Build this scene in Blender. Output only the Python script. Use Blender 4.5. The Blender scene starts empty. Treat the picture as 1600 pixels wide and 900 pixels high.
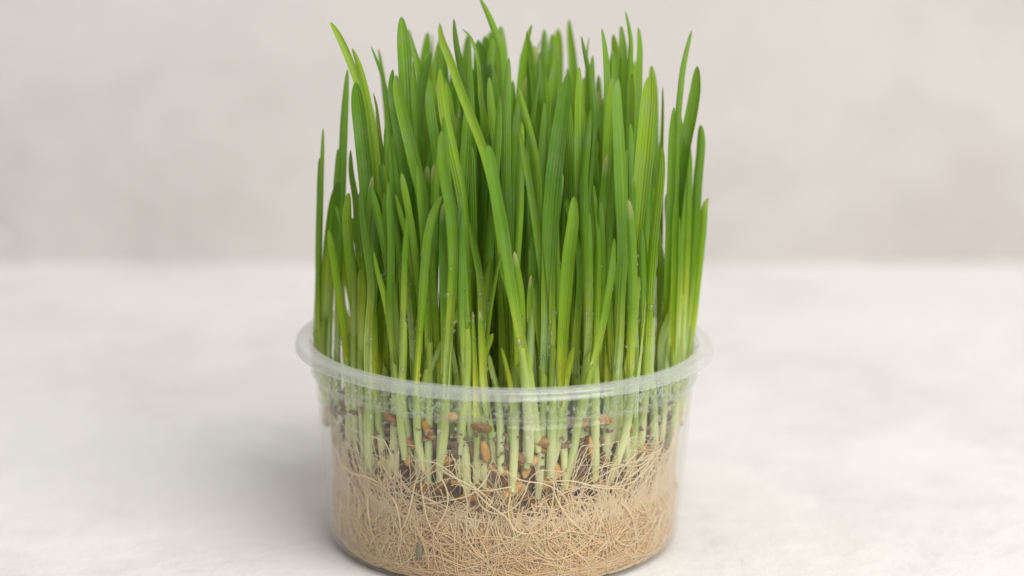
import bpy, math, random
import numpy as np
from mathutils import Vector, noise as mnoise

random.seed(7)
rng = np.random.default_rng(7)
SC = bpy.context.scene
COL = SC.collection
MM = 0.001
PI = math.pi

# ------------------------------------------------------------------ camera
D, ELEV, PITCH, FPX = 0.700, math.radians(14.2), math.radians(13.09), 3955.0
RIMZ = 0.0575
ZS = 57.5 / 54.0
CAM = np.array([2.1 * MM, -D * math.cos(ELEV), RIMZ + D * math.sin(ELEV)])
cd = bpy.data.cameras.new('camera')
cam = bpy.data.objects.new('camera', cd)
COL.objects.link(cam)
cam.location = CAM
cam.rotation_euler = (PI / 2 - PITCH, 0, 0)
cd.sensor_width = 36.0
cd.lens = FPX / 1600 * 36.0
cd.clip_start = 0.02
cd.clip_end = 20
cd.dof.use_dof = True
cd.dof.focus_distance = 0.665
cd.dof.aperture_fstop = 5.6
cd.dof.aperture_blades = 8
SC.camera = cam
FWD = np.array([0, math.cos(PITCH), -math.sin(PITCH)])
UPV = np.array([0, math.sin(PITCH), math.cos(PITCH)])
RGT = np.array([1.0, 0, 0])

def unproject(px, py, depth):
    """photo pixel -> the point with world y = depth"""
    d = FWD + RGT * ((px - 800) / FPX) + UPV * ((450 - py) / FPX)
    t = (depth - CAM[1]) / d[1]
    return CAM + d * t

def project(P):
    v = np.asarray(P) - CAM
    z = v @ FWD
    return 800 + FPX * (v @ RGT) / z, 450 - FPX * (v @ UPV) / z, z

# ------------------------------------------------------------------ light
w = bpy.data.worlds.new('World')
SC.world = w
w.use_nodes = True
w.node_tree.nodes['Background'].inputs[0].default_value = (0.97, 0.98, 1.0, 1)
w.node_tree.nodes['Background'].inputs[1].default_value = 0.38

def area(name, loc, target, size, power, col):
    l = bpy.data.lights.new(name, 'AREA')
    l.shape = 'SQUARE'
    l.size = size
    l.energy = power
    l.color = col
    o = bpy.data.objects.new(name, l)
    COL.objects.link(o)
    o.location = loc
    o.rotation_euler = (Vector(target) - Vector(loc)).to_track_quat('-Z', 'Y').to_euler()
    return o

area('window_light', (0.78, -0.98, 1.20), (0, 0, 0.05), 1.5, 38.0, (1.0, 0.985, 0.955))

vs = SC.view_settings
vs.view_transform = 'Standard'
vs.look = 'None'
vs.exposure = 0.0
vs.gamma = 1.0
cy = SC.cycles
cy.max_bounces = 14
cy.diffuse_bounces = 5
cy.glossy_bounces = 4
cy.transmission_bounces = 10
cy.transparent_max_bounces = 48
cy.caustics_reflective = False
cy.caustics_refractive = True
cy.sample_clamp_indirect = 6.0
cy.use_denoising = True

# ------------------------------------------------------------------ material helpers
class NT:
    def __init__(s, name):
        s.m = bpy.data.materials.new(name)
        s.m.use_nodes = True
        s.t = s.m.node_tree
        s.t.nodes.clear()
        s.out = s.t.nodes.new('ShaderNodeOutputMaterial')
    def n(s, typ, ins=None, **kw):
        nd = s.t.nodes.new(typ)
        for k, v in kw.items():
            setattr(nd, k, v)
        for k, v in (ins or {}).items():
            if isinstance(v, bpy.types.NodeSocket):
                s.t.links.new(v, nd.inputs[k])
            else:
                nd.inputs[k].default_value = v
        return nd
    def link(s, a, b):
        s.t.links.new(a, b)
    def ramp(s, fac, stops, interp='LINEAR'):
        r = s.t.nodes.new('ShaderNodeValToRGB')
        r.color_ramp.interpolation = interp
        el = r.color_ramp.elements
        while len(el) < len(stops):
            el.new(0.5)
        for e, (p, c) in zip(el, stops):
            e.position = p
            e.color = (*c, 1) if len(c) == 3 else c
        s.link(fac, r.inputs[0])
        return r.outputs[0]
    def math(s, op, a, b=None, c=None, clamp=False):
        nd = s.t.nodes.new('ShaderNodeMath')
        nd.operation = op
        nd.use_clamp = clamp
        for i, v in enumerate((a, b, c)):
            if v is None:
                continue
            if isinstance(v, bpy.types.NodeSocket):
                s.link(v, nd.inputs[i])
            else:
                nd.inputs[i].default_value = v
        return nd.outputs[0]
    def mix(s, fac, a, b, blend='MIX'):
        nd = s.t.nodes.new('ShaderNodeMix')
        nd.data_type = 'RGBA'
        nd.blend_type = blend
        for i, v in ((0, fac), (6, a), (7, b)):
            if isinstance(v, bpy.types.NodeSocket):
                s.link(v, nd.inputs[i])
            else:
                nd.inputs[i].default_value = v if i == 0 else ((*v, 1) if len(v) == 3 else v)
        return nd.outputs[2]
    def noise(s, vec, scale, detail=4, rough=0.55, dist=0.0):
        nd = s.n('ShaderNodeTexNoise', {'Scale': scale, 'Detail': detail, 'Roughness': rough, 'Distortion': dist})
        if vec is not None:
            s.link(vec, nd.inputs['Vector'])
        return nd.outputs[0]
    def shmix(s, fac, a, b):
        nd = s.t.nodes.new('ShaderNodeMixShader')
        for i, v in enumerate((fac, a, b)):
            if isinstance(v, bpy.types.NodeSocket):
                s.link(v, nd.inputs[i])
            else:
                nd.inputs[i].default_value = v
        return nd.outputs[0]
    def done(s, sh):
        s.link(sh, s.out.inputs['Surface'])
        return s.m

def mat_leaf():
    t = NT('wheat_leaf')
    uv = t.n('ShaderNodeUVMap', uv_map='UVMap').outputs[0]
    sp = t.n('ShaderNodeSeparateXYZ', {0: uv})
    u, v = sp.outputs[0], sp.outputs[1]      # u across, v = height above the seed line / 100 mm
    oi = t.n('ShaderNodeObjectInfo')
    rnd = oi.outputs['Random']
    vv = t.math('ADD', v, t.math('MULTIPLY', t.math('SUBTRACT', rnd, 0.55), 0.24))
    base = t.ramp(vv, [(0.0, (0.82, 0.86, 0.46)), (0.20, (0.66, 0.75, 0.27)), (0.31, (0.44, 0.54, 0.060)),
                       (0.43, (0.21, 0.37, 0.018)), (0.62, (0.150, 0.30, 0.016)), (1.0, (0.225, 0.40, 0.038))])
    # individual tint
    tint = t.ramp(rnd, [(0.0, (0.60, 0.74, 0.7)), (0.25, (0.95, 0.98, 0.9)), (0.5, (0.84, 0.94, 1.3)), (0.75, (1.12, 1.06, 0.9)), (1.0, (1.36, 1.2, 0.9))])
    c = t.mix(1.0, base, tint, 'MULTIPLY')
    # lengthwise veins
    vein = t.math('SINE', t.math('MULTIPLY', u, 2 * PI * 6))
    vn = t.noise(t.n('ShaderNodeCombineXYZ', {0: t.math('MULTIPLY', u, 30.0), 1: t.math('MULTIPLY', v, 3.0), 2: t.math('MULTIPLY', rnd, 50.0)}).outputs[0], 1.0, 3)
    veinc = t.math('ADD', t.math('ADD', t.math('MULTIPLY', vein, 0.06), t.ramp(t.math('ABSOLUTE', t.math('SUBTRACT', u, 0.5)), [(0.0, (0.22, 0.22, 0.22)), (0.06, (0, 0, 0))])), t.math('ADD', 0.62, t.math('MULTIPLY', vn, 0.76)))
    c = t.mix(1.0, c, t.n('ShaderNodeCombineColor', {0: veinc, 1: veinc, 2: veinc}).outputs[0], 'MULTIPLY')
    # waxy bloom in soft blotches
    pos = t.n('ShaderNodeNewGeometry')
    bl = t.noise(pos.outputs['Position'], 140.0, 3)
    blm = t.math('MULTIPLY', t.ramp(bl, [(0.45, (0, 0, 0)), (0.70, (1, 1, 1))]), t.math('MULTIPLY', t.math('SUBTRACT', v, 0.3, clamp=True), 0.55, clamp=True))
    c = t.mix(blm, c, (0.27, 0.37, 0.20))
    # dry pale tip stored in the second map
    uv2 = t.n('ShaderNodeUVMap', uv_map='Tip').outputs[0]
    tp = t.n('ShaderNodeSeparateXYZ', {0: uv2})
    tipf = t.ramp(tp.outputs[0], [(0.93, (0, 0, 0)), (1.0, (1, 1, 1))])
    c = t.mix(t.math('MULTIPLY', tipf, tp.outputs[1]), c, (0.62, 0.58, 0.30))
    bump = t.n('ShaderNodeBump', {'Strength': 0.4, 'Distance': 0.00025, 'Height': t.math('ADD', vein, t.math('MULTIPLY', vn, 1.6))})
    p = t.n('ShaderNodeBsdfPrincipled', {'Base Color': c, 'Roughness': 0.42, 'IOR': 1.45, 'Normal': bump.outputs[0]})
    tc = t.mix(1.0, c, (1.25, 1.2, 0.5), 'MULTIPLY')
    tr = t.n('ShaderNodeBsdfTranslucent', {'Color': tc, 'Normal': bump.outputs[0]})
    return t.done(t.shmix(0.31, p.outputs[0], tr.outputs[0]))

def mat_sheath():
    t = NT('pale_sheath')
    uv = t.n('ShaderNodeUVMap', uv_map='UVMap').outputs[0]
    sp = t.n('ShaderNodeSeparateXYZ', {0: uv})
    u, v = sp.outputs[0], sp.outputs[1]
    rnd = t.n('ShaderNodeObjectInfo').outputs['Random']
    vv = t.math('ADD', v, t.math('MULTIPLY', t.math('SUBTRACT', rnd, 0.5), 0.22))
    c = t.ramp(vv, [(0.0, (0.86, 0.88, 0.52)), (0.12, (0.80, 0.86, 0.42)), (0.25, (0.66, 0.75, 0.26)), (0.36, (0.46, 0.60, 0.12)), (0.50, (0.27, 0.43, 0.035))])
    st = t.noise(t.n('ShaderNodeCombineXYZ', {0: t.math('MULTIPLY', u, 26.0), 1: t.math('MULTIPLY', v, 6.0), 2: t.math('MULTIPLY', rnd, 40.0)}).outputs[0], 1.0, 3)
    f = t.math('ADD', 0.75, t.math('MULTIPLY', st, 0.5))
    sx = t.n('ShaderNodeSeparateXYZ', {0: t.n('ShaderNodeUVMap', uv_map='Tip').outputs[0]}).outputs[0]
    c = t.mix(t.ramp(sx, [(0.45, (0, 0, 0)), (1.0, (0.85, 0.85, 0.85))]), c, (0.40, 0.54, 0.075))
    c = t.mix(1.0, c, t.n('ShaderNodeCombineColor', {0: f, 1: f, 2: f}).outputs[0], 'MULTIPLY')
    bump = t.n('ShaderNodeBump', {'Strength': 0.3, 'Distance': 0.0003, 'Height': st})
    p = t.n('ShaderNodeBsdfPrincipled', {'Base Color': c, 'Roughness': 0.33, 'Normal': bump.outputs[0]})
    tr = t.n('ShaderNodeBsdfTranslucent', {'Color': c})
    return t.done(t.shmix(0.4, p.outputs[0], tr.outputs[0]))

def mat_grain():
    t = NT('wheat_grain')
    g = t.n('ShaderNodeTexCoord').outputs['Object']
    rnd = t.n('ShaderNodeObjectInfo').outputs['Random']
    n1 = t.noise(g, 520.0, 5, 0.7)
    c = t.ramp(t.math('ADD', t.math('MULTIPLY', n1, 0.8), t.math('MULTIPLY', rnd, 0.4)),
               [(0.25, (0.07, 0.035, 0.012)), (0.48, (0.27, 0.13, 0.032)), (0.7, (0.50, 0.26, 0.065)), (0.95, (0.62, 0.42, 0.17))])
    b = t.n('ShaderNodeBump', {'Strength': 0.4, 'Distance': 0.0004, 'Height': t.noise(g, 900.0, 4)})
    p = t.n('ShaderNodeBsdfPrincipled', {'Base Color': c, 'Roughness': 0.48, 'Normal': b.outputs[0]})
    return t.done(p.outputs[0])

def mat_root(name, light):
    t = NT(name)
    g = t.n('ShaderNodeNewGeometry').outputs['Position']
    z = t.n('ShaderNodeSeparateXYZ', {0: g}).outputs[2]
    n1 = t.noise(g, 260.0, 3)
    f = t.math('ADD', t.math('MULTIPLY', z, 22.0), t.math('MULTIPLY', t.math('SUBTRACT', n1, 0.5), 0.9))
    if light:
        c = t.ramp(f, [(0.0, (0.97, 0.81, 0.54)), (0.5, (0.97, 0.85, 0.62)), (0.9, (0.96, 0.87, 0.69))])
    else:
        c = t.ramp(f, [(0.0, (0.95, 0.74, 0.44)), (0.35, (0.96, 0.81, 0.56)), (0.75, (0.95, 0.84, 0.66))])
    p = t.n('ShaderNodeBsdfPrincipled', {'Base Color': c, 'Roughness': 0.28})
    tr = t.n('ShaderNodeBsdfTranslucent', {'Color': c})
    return t.done(t.shmix(0.5, p.outputs[0], tr.outputs[0]))

def mat_soil():
    t = NT('damp_soil')
    g = t.n('ShaderNodeNewGeometry').outputs['Position']
    n1 = t.noise(g, 700.0, 6, 0.7)
    n2 = t.noise(g, 150.0, 3)
    c = t.ramp(t.math('ADD', t.math('MULTIPLY', n1, 0.7), t.math('MULTIPLY', n2, 0.35)),
               [(0.3, (0.06, 0.038, 0.022)), (0.47, (0.18, 0.11, 0.06)), (0.58, (0.36, 0.24, 0.13)), (0.75, (0.55, 0.40, 0.24))])
    b = t.n('ShaderNodeBump', {'Strength': 0.9, 'Distance': 0.0012, 'Height': n1})
    p = t.n('ShaderNodeBsdfPrincipled', {'Base Color': c, 'Roughness': 0.5, 'Normal': b.outputs[0]})
    return t.done(p.outputs[0])

def mat_plastic(name, haze, edge, foggy=False, beads=0.0):
    t = NT(name)
    lw = t.n('ShaderNodeLayerWeight', {'Blend': 0.5})
    fac = t.math('POWER', lw.outputs['Facing'], 4.0)
    geo = t.n('ShaderNodeNewGeometry')
    h = t.math('ADD', haze, t.math('MULTIPLY', fac, edge))
    if foggy:   # breath of condensation on the inside, uneven
        n = t.noise(geo.outputs['Position'], 75.0, 5, 0.6, 0.4)
        h = t.math('ADD', h, t.math('MULTIPLY', t.ramp(n, [(0.42, (0, 0, 0)), (0.72, (1, 1, 1))]), 0.02))
    if beads:   # mist of tiny condensation beads
        vo = t.n('ShaderNodeTexVoronoi', {'Vector': geo.outputs['Position'], 'Scale': 1150.0})
        vb = t.ramp(vo.outputs['Distance'], [(0.22, (1, 1, 1)), (0.42, (0, 0, 0))])
        mk = t.ramp(t.noise(geo.outputs['Position'], 210.0, 4), [(0.40, (0, 0, 0)), (0.60, (1, 1, 1))])
        h = t.math('ADD', h, t.math('MULTIPLY', t.math('MULTIPLY', vb, mk), beads))
    h = t.math('MINIMUM', h, 0.9)
    d = t.n('ShaderNodeBsdfDiffuse', {'Color': (0.86, 0.87, 0.85, 1)})
    tl = t.n('ShaderNodeBsdfTranslucent', {'Color': (0.86, 0.87, 0.85, 1)})
    milky = t.shmix(0.5, d.outputs[0], tl.outputs[0])
    tr = t.n('ShaderNodeBsdfTransparent', {'Color': (0.985, 0.99, 0.985, 1)})
    body = t.shmix(h, tr.outputs[0], milky)
    bn = t.n('ShaderNodeBump', {'Strength': 0.25, 'Distance': 0.0008, 'Height': t.noise(geo.outputs['Position'], 160.0, 3)})
    gl = t.n('ShaderNodeBsdfGlossy', {'Color': (1, 1, 1, 1), 'Roughness': 0.06, 'Normal': bn.outputs[0]})
    fr = t.math('ADD', 0.025, t.math('MULTIPLY', t.math('POWER', lw.outputs['Facing'], 5.0), 0.55))
    return t.done(t.shmix(fr, body, gl.outputs[0]))

def mat_water():
    t = NT('water')
    g = t.n('ShaderNodeBsdfGlass', {'Color': (1, 1, 1, 1), 'Roughness': 0.0, 'IOR': 1.33})
    tr = t.n('ShaderNodeBsdfTransparent', {'Color': (1, 1, 1, 1)})
    gl = t.n('ShaderNodeBsdfGlossy', {'Color': (1, 1, 1, 1), 'Roughness': 0.04})
    a = t.shmix(0.35, tr.outputs[0], g.outputs[0])
    return t.done(t.shmix(0.05, a, gl.outputs[0]))

def mat_plaster(name, tone, warm, scale, strokes):
    t = NT(name)
    g = t.n('ShaderNodeTexCoord').outputs['Object']
    st = t.n('ShaderNodeMapping', {'Vector': g, 'Scale': strokes}).outputs[0]
    a = t.noise(st, scale, 6, 0.6, 0.6)
    b = t.noise(g, scale * 9, 5, 0.65)
    f = t.math('ADD', t.math('MULTIPLY', a, 0.75), t.math('MULTIPLY', b, 0.25))
    lo = tuple(x * 0.88 for x in warm)
    c = t.ramp(f, [(0.34, lo), (0.52, tone), (0.68, tuple(min(1, x * 1.05) for x in tone))])
    sc = t.noise(t.n('ShaderNodeMapping', {'Vector': g, 'Rotation': (0, 0, 0.6), 'Scale': (1, 14, 1)}).outputs[0], 55.0, 4, 0.6)
    scr = t.ramp(sc, [(0.66, (0, 0, 0)), (0.74, (1, 1, 1))])
    c = t.mix(t.math('MULTIPLY', scr, 0.35), c, (0.86, 0.85, 0.84))
    spk = t.ramp(t.noise(g, 420.0, 3, 0.5), [(0.70, (0, 0, 0)), (0.76, (1, 1, 1))])
    c = t.mix(t.math('MULTIPLY', spk, 0.28), c, (0.40, 0.37, 0.34))
    fine = t.noise(g, 900.0, 4, 0.7)
    pits = t.n('ShaderNodeTexVoronoi', {'Vector': g, 'Scale': 140.0, 'Randomness': 1.0})
    pit = t.ramp(pits.outputs['Distance'], [(0.0, (0, 0, 0)), (0.10, (1, 1, 1))])
    pm = t.ramp(t.noise(g, 22.0, 3), [(0.52, (0, 0, 0)), (0.66, (1, 1, 1))])
    hgt = t.math('ADD', t.math('MULTIPLY', fine, 0.35), t.math('ADD', t.math('MULTIPLY', b, 1.6), t.math('MULTIPLY', t.math('MULTIPLY', pit, pm), 0.5)))
    bn = t.n('ShaderNodeBump', {'Strength': 0.5, 'Distance': 0.0012, 'Height': hgt})
    p = t.n('ShaderNodeBsdfPrincipled', {'Base Color': c, 'Roughness': 0.75, 'Specular IOR Level': 0.25, 'Normal': bn.outputs[0]})
    return t.done(p.outputs[0])

def mat_plain(name, col, rough=0.5):
    t = NT(name)
    g = t.n('ShaderNodeTexCoord').outputs['Object']
    n = t.noise(g, 900.0, 4)
    f = t.math('ADD', 0.7, t.math('MULTIPLY', n, 0.6))
    c = t.mix(1.0, col, t.n('ShaderNodeCombineColor', {0: f, 1: f, 2: f}).outputs[0], 'MULTIPLY')
    p = t.n('ShaderNodeBsdfPrincipled', {'Base Color': c, 'Roughness': rough})
    return t.done(p.outputs[0])

M_LEAF, M_SHEATH, M_GRAIN, M_SOIL, M_WATER = mat_leaf(), mat_sheath(), mat_grain(), mat_soil(), mat_water()
M_ROOT, M_ROOT2 = mat_root('tan_root', False), mat_root('pale_root', True)
M_FELT = mat_plain('root_felt', (0.84, 0.58, 0.31), 0.7)
M_WALL = mat_plastic('clear_plastic', 0.004, 0.34, True)
M_RIM = mat_plastic('milky_plastic', 0.25, 0.4)
M_COLLAR = mat_plastic('misted_plastic', 0.02, 0.2, True, 0.42)
M_LEDGE = mat_plastic('ledge_plastic', 0.10, 0.35)
M_TABLE = mat_plaster('pale_plaster', (0.80, 0.785, 0.76), (0.785, 0.765, 0.738), 9.0, (1, 1, 1))
M_BACK = mat_plaster('grey_plaster', (0.61, 0.574, 0.552), (0.59, 0.55, 0.525), 5.0, (1, 1, 1.6))
M_CHIP = mat_plain('green_grey_husk', (0.20, 0.18, 0.115))

# ------------------------------------------------------------------ object helpers
def link(name, me, mat, parent=None, smooth=True):
    if mat is not None and len(me.materials) == 0:
        me.materials.append(mat)
    if smooth:
        me.polygons.foreach_set('use_smooth', np.ones(len(me.polygons), dtype=bool))
    o = bpy.data.objects.new(name, me)
    COL.objects.link(o)
    if parent is not None:
        o.parent = parent
    return o

def tag(o, label=None, cat=None, group=None, kind=None):
    for k, v in (('label', label), ('category', cat), ('group', group), ('kind', kind)):
        if v:
            o[k] = v
    return o

def empty(name, loc):
    o = bpy.data.objects.new(name, None)
    o.empty_display_size = 0.005
    COL.objects.link(o)
    o.location = loc
    return o

def mesh(name, V, F, uvs=None):
    me = bpy.data.meshes.new(name)
    me.from_pydata([tuple(v) for v in V], [], [tuple(int(i) for i in f) for f in F])
    if uvs:
        li = np.zeros(len(me.loops), dtype=np.int32)
        me.loops.foreach_get('vertex_index', li)
        for nm, arr in uvs.items():
            l = me.uv_layers.new(name=nm)
            l.data.foreach_set('uv', np.asarray(arr, dtype=np.float32)[li].ravel())
    me.update()
    return me

def mesh_np(name, V, Q):
    """fast build for large quad / tri arrays"""
    me = bpy.data.meshes.new(name)
    V = np.asarray(V, dtype=np.float32)
    Q = np.asarray(Q, dtype=np.int32)
    k = Q.shape[1]
    me.vertices.add(len(V))
    me.vertices.foreach_set('co', V.ravel())
    me.loops.add(Q.size)
    me.loops.foreach_set('vertex_index', Q.ravel())
    me.polygons.add(len(Q))
    me.polygons.foreach_set('loop_start', np.arange(0, Q.size, k, dtype=np.int32))
    me.polygons.foreach_set('loop_total', np.full(len(Q), k, dtype=np.int32))
    me.update(calc_edges=True)
    me.validate()
    return me

def catmull(P, n):
    P = np.asarray(P, float)
    P = np.vstack([2 * P[0] - P[1], P, 2 * P[-1] - P[-2]])
    seg = np.linalg.norm(np.diff(P, axis=0), axis=1) ** 0.5 + 1e-6
    t = np.concatenate([[0], np.cumsum(seg)])
    out = []
    L = np.linspace(t[1], t[-2], n * 4)
    for x in L:
        i = min(max(np.searchsorted(t, x) - 1, 1), len(P) - 3)
        t0, t1, t2, t3 = t[i - 1:i + 3]
        p0, p1, p2, p3 = P[i - 1:i + 3]
        A1 = (t1 - x) / (t1 - t0) * p0 + (x - t0) / (t1 - t0) * p1
        A2 = (t2 - x) / (t2 - t1) * p1 + (x - t1) / (t2 - t1) * p2
        A3 = (t3 - x) / (t3 - t2) * p2 + (x - t2) / (t3 - t2) * p3
        B1 = (t2 - x) / (t2 - t0) * A1 + (x - t0) / (t2 - t0) * A2
        B2 = (t3 - x) / (t3 - t1) * A2 + (x - t1) / (t3 - t1) * A3
        out.append((t2 - x) / (t2 - t1) * B1 + (x - t1) / (t2 - t1) * B2)
    out = np.array(out)
    s = np.concatenate([[0], np.cumsum(np.linalg.norm(np.diff(out, axis=0), axis=1))])
    q = np.linspace(0, s[-1], n)
    return np.stack([np.interp(q, s, out[:, k]) for k in range(3)], 1), s[-1]

def tube(path, r, sides=5, closed_ends=True):
    """vertices and quads of a tapering tube; r a scalar or an array"""
    path = np.asarray(path, float)
    n = len(path)
    r = np.full(n, r) if np.isscalar(r) else np.asarray(r)
    T = np.gradient(path, axis=0)
    T /= np.linalg.norm(T, axis=1)[:, None] + 1e-12
    ref = np.array([0.31, -0.93, 0.17])
    S = np.cross(T, ref)
    S /= np.linalg.norm(S, axis=1)[:, None] + 1e-9
    N = np.cross(S, T)
    a = np.arange(sides) * 2 * PI / sides
    V = path[:, None, :] + r[:, None, None] * (np.cos(a)[None, :, None] * S[:, None, :] + np.sin(a)[None, :, None] * N[:, None, :])
    V = V.reshape(-1, 3)
    i = np.arange(n - 1)[:, None] * sides
    j = np.arange(sides)[None, :]
    j2 = (j + 1) % sides
    Q = np.stack([i + j, i + j2, i + sides + j2, i + sides + j], -1).reshape(-1, 4)
    return V, Q

def lathe(prof, n=128, shear=True):
    """profile [(r, z)...] in mm turned about z; the soft tub's rim dips a little towards +x"""
    V, F = [], []
    k = len(prof)
    for i in range(n):
        a = 2 * PI * i / n
        for r, z in prof:
            x, y = r * math.cos(a), r * math.sin(a)
            V.append((x * MM, y * MM, (z - (0.014 * x * (z / 54.0) if shear else 0)) * ZS * MM))
    for i in range(n):
        for j in range(k - 1):
            a, b = i * k + j, ((i + 1) % n) * k + j
            F.append((a, b, b + 1, a + 1))
    return V, F

# ------------------------------------------------------------------ setting
def sheet(name, corners, mat, nx=2, ny=2):
    V, F = [], []
    c = [np.array(p) for p in corners]
    for j in range(ny + 1):
        for i in range(nx + 1):
            u, v = i / nx, j / ny
            V.append(c[0] * (1 - u) * (1 - v) + c[1] * u * (1 - v) + c[2] * u * v + c[3] * (1 - u) * v)
    for j in range(ny):
        for i in range(nx):
            a = j * (nx + 1) + i
            F.append((a, a + 1, a + nx + 2, a + nx + 1))
    return link(name, mesh(name, V, F), mat)

WALLY = 0.352
table = sheet('table_top', [(-1.2, -1.0, 0), (1.2, -1.0, 0), (1.2, WALLY + 0.003, 0), (-1.2, WALLY + 0.003, 0)], M_TABLE)
tag(table, kind='structure')
wall_o = sheet('backdrop_wall', [(-1.2, WALLY, -0.01), (1.2, WALLY, -0.01), (1.2, WALLY + 0.03, 0.9), (-1.2, WALLY + 0.03, 0.9)], M_BACK)
tag(wall_o, kind='structure')

# ------------------------------------------------------------------ tub
def wall_r(z):
    """inner radius of the tub in mm at height z mm"""
    z = z / ZS
    if z < 4.5:
        return 48.1 - 4.0 * (1 - math.sqrt(max(0, 1 - ((4.5 - z) / 4.5) ** 2)))
    if z < 45.5:
        return 48.1 + (z - 4.5) / 41.0 * 3.7
    return 52.7 + (z - 45.5) / 8.5 * 0.6

tub = empty('plastic_tub', (0, 0, 0))
tag(tub, 'round clear plastic tub with a milky flared rim, packed with roots', 'tub')
T = 0.7
outer = [(wall_r(z * ZS) + T, z) for z in np.linspace(4.5, 44.6, 14)]
inner = [(wall_r(z * ZS), z) for z in np.linspace(44.6, 4.5, 14)]
V, F = lathe(outer + inner)
link('side_wall', mesh('side_wall', V, F), M_WALL, tub)
arc = [(44.1 + T + 4.0 * math.sin(a), 4.5 - 4.15 * math.cos(a)) for a in np.linspace(0, PI / 2, 9)]
arc2 = [(44.1 + 4.0 * math.sin(a), 4.5 - 3.5 * math.cos(a)) for a in np.linspace(PI / 2, 0, 9)]
V, F = lathe([(0.01, 0.9), (40, 0.9), (42, 0.35)] + arc + arc2 + [(41, 1.6), (0.01, 1.6)])
link('base', mesh('base', V, F), M_WALL, tub)
V, F = lathe([(wall_r(44.6 * ZS) + T, 44.6), (wall_r(44.6 * ZS) + T + 0.5, 44.9), (52.7 + T, 45.6), (52.75, 45.9), (52.2, 45.3), (wall_r(44.6 * ZS), 44.6)])
link('stacking_ledge', mesh('stacking_ledge', V, F), M_LEDGE, tub)
V, F = lathe([(52.7 + T, 45.6), (53.0 + T, 49.5), (53.15 + T, 52.4), (53.2, 53.6), (53.0, 49.8), (52.75, 45.9)])
link('collar', mesh('collar', V, F), M_COLLAR, tub)
rp = [(53.9, 52.7), (55.9, 52.7), (56.6, 52.3), (56.8, 51.8), (57.3, 51.55), (57.7, 51.75), (57.7, 52.1), (57.35, 52.3), (57.4, 53.2), (57.15, 53.75), (56.6, 54.0),
      (55.9, 53.85), (55.0, 53.8), (54.5, 54.1), (53.9, 54.3), (53.4, 54.15), (53.2, 53.6)]
V, F = lathe(rp + [rp[0]], 160)
link('rim', mesh('rim', V, F), M_RIM, tub)

# ------------------------------------------------------------------ soil and roots
def blob_noise(p, s):
    return mnoise.noise(Vector(p) * s)

def plug(name, z0, z1, rfun, mat, amp, sc, nz, na=160):
    V, F = [], []
    for j in range(nz + 1):
        z = z0 + (z1 - z0) * j / nz
        for i in range(na):
            a = 2 * PI * i / na
            r = rfun(z)
            p = (r * math.cos(a), r * math.sin(a), z)
            d = amp * (blob_noise(p, sc) + 0.5 * blob_noise(p, sc * 2.7)) - amp * 0.6
            r2 = r + d
            V.append((r2 * math.cos(a) * MM, r2 * math.sin(a) * MM, z * MM))
    for j in range(nz):
        for i in range(na):
            a, b = j * na + i, j * na + (i + 1) % na
            F.append((a, b, b + na, a + na))
    # top: rings to the middle
    base = nz * na
    rings = 14
    for k in range(1, rings + 1):
        for i in range(na):
            p0 = np.array(V[base + i])
            q = p0 * (1 - k / rings)
            z = z1 + amp * 1.6 * blob_noise((q[0] / MM, q[1] / MM, 3.0), sc * 1.4) * min(1, k / 2)
            V.append((q[0], q[1], z * MM))
    for k in range(rings):
        for i in range(na):
            a = base + k * na + i if k == 0 else base + k * na + i
            b = base + k * na + (i + 1) % na
            F.append((a, b, b + na, a + na))
    return link(name, mesh(name, V, F), mat)

soil = plug('seed_bed', 15.0, 40.0, lambda z: wall_r(z) - 5.5, M_SOIL, 2.4, 0.28, 16)
tag(soil, 'dark damp seed bed of crumbs and chaff behind the tub wall', 'soil', kind='stuff')

# crumbs
ico_v = []
phi_ = (1 + 5 ** 0.5) / 2
for a in (-1, 1):
    for b in (-phi_, phi_):
        ico_v += [(0, a, b), (a, b, 0), (b, 0, a)]
ico_v = np.array(ico_v, float) / math.sqrt(1 + phi_ ** 2)
def ico_faces():
    F = []
    n = len(ico_v)
    e = 1.06
    for i in range(n):
        for j in range(i + 1, n):
            for k in range(j + 1, n):
                if all(abs(np.linalg.norm(ico_v[p] - ico_v[q])) < e for p, q in ((i, j), (j, k), (i, k))):
                    nn = np.cross(ico_v[j] - ico_v[i], ico_v[k] - ico_v[i])
                    F.append((i, j, k) if nn @ ico_v[i] > 0 else (i, k, j))
    return np.array(F)
ICO_F = ico_faces()
def ico2():
    V = [tuple(v) for v in ico_v]
    cache, F = {}, []
    def mid(a, b):
        key = (min(a, b), max(a, b))
        if key not in cache:
            m = (np.array(V[a]) + np.array(V[b])) / 2
            V.append(tuple(m / np.linalg.norm(m)))
            cache[key] = len(V) - 1
        return cache[key]
    for a, b, c in ICO_F:
        x, y, z = mid(a, b), mid(b, c), mid(a, c)
        F += [(a, x, z), (x, b, y), (z, y, c), (x, y, z)]
    return np.array(V), np.array(F)
ICO2_V, ICO2_F = ico2()

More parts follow.
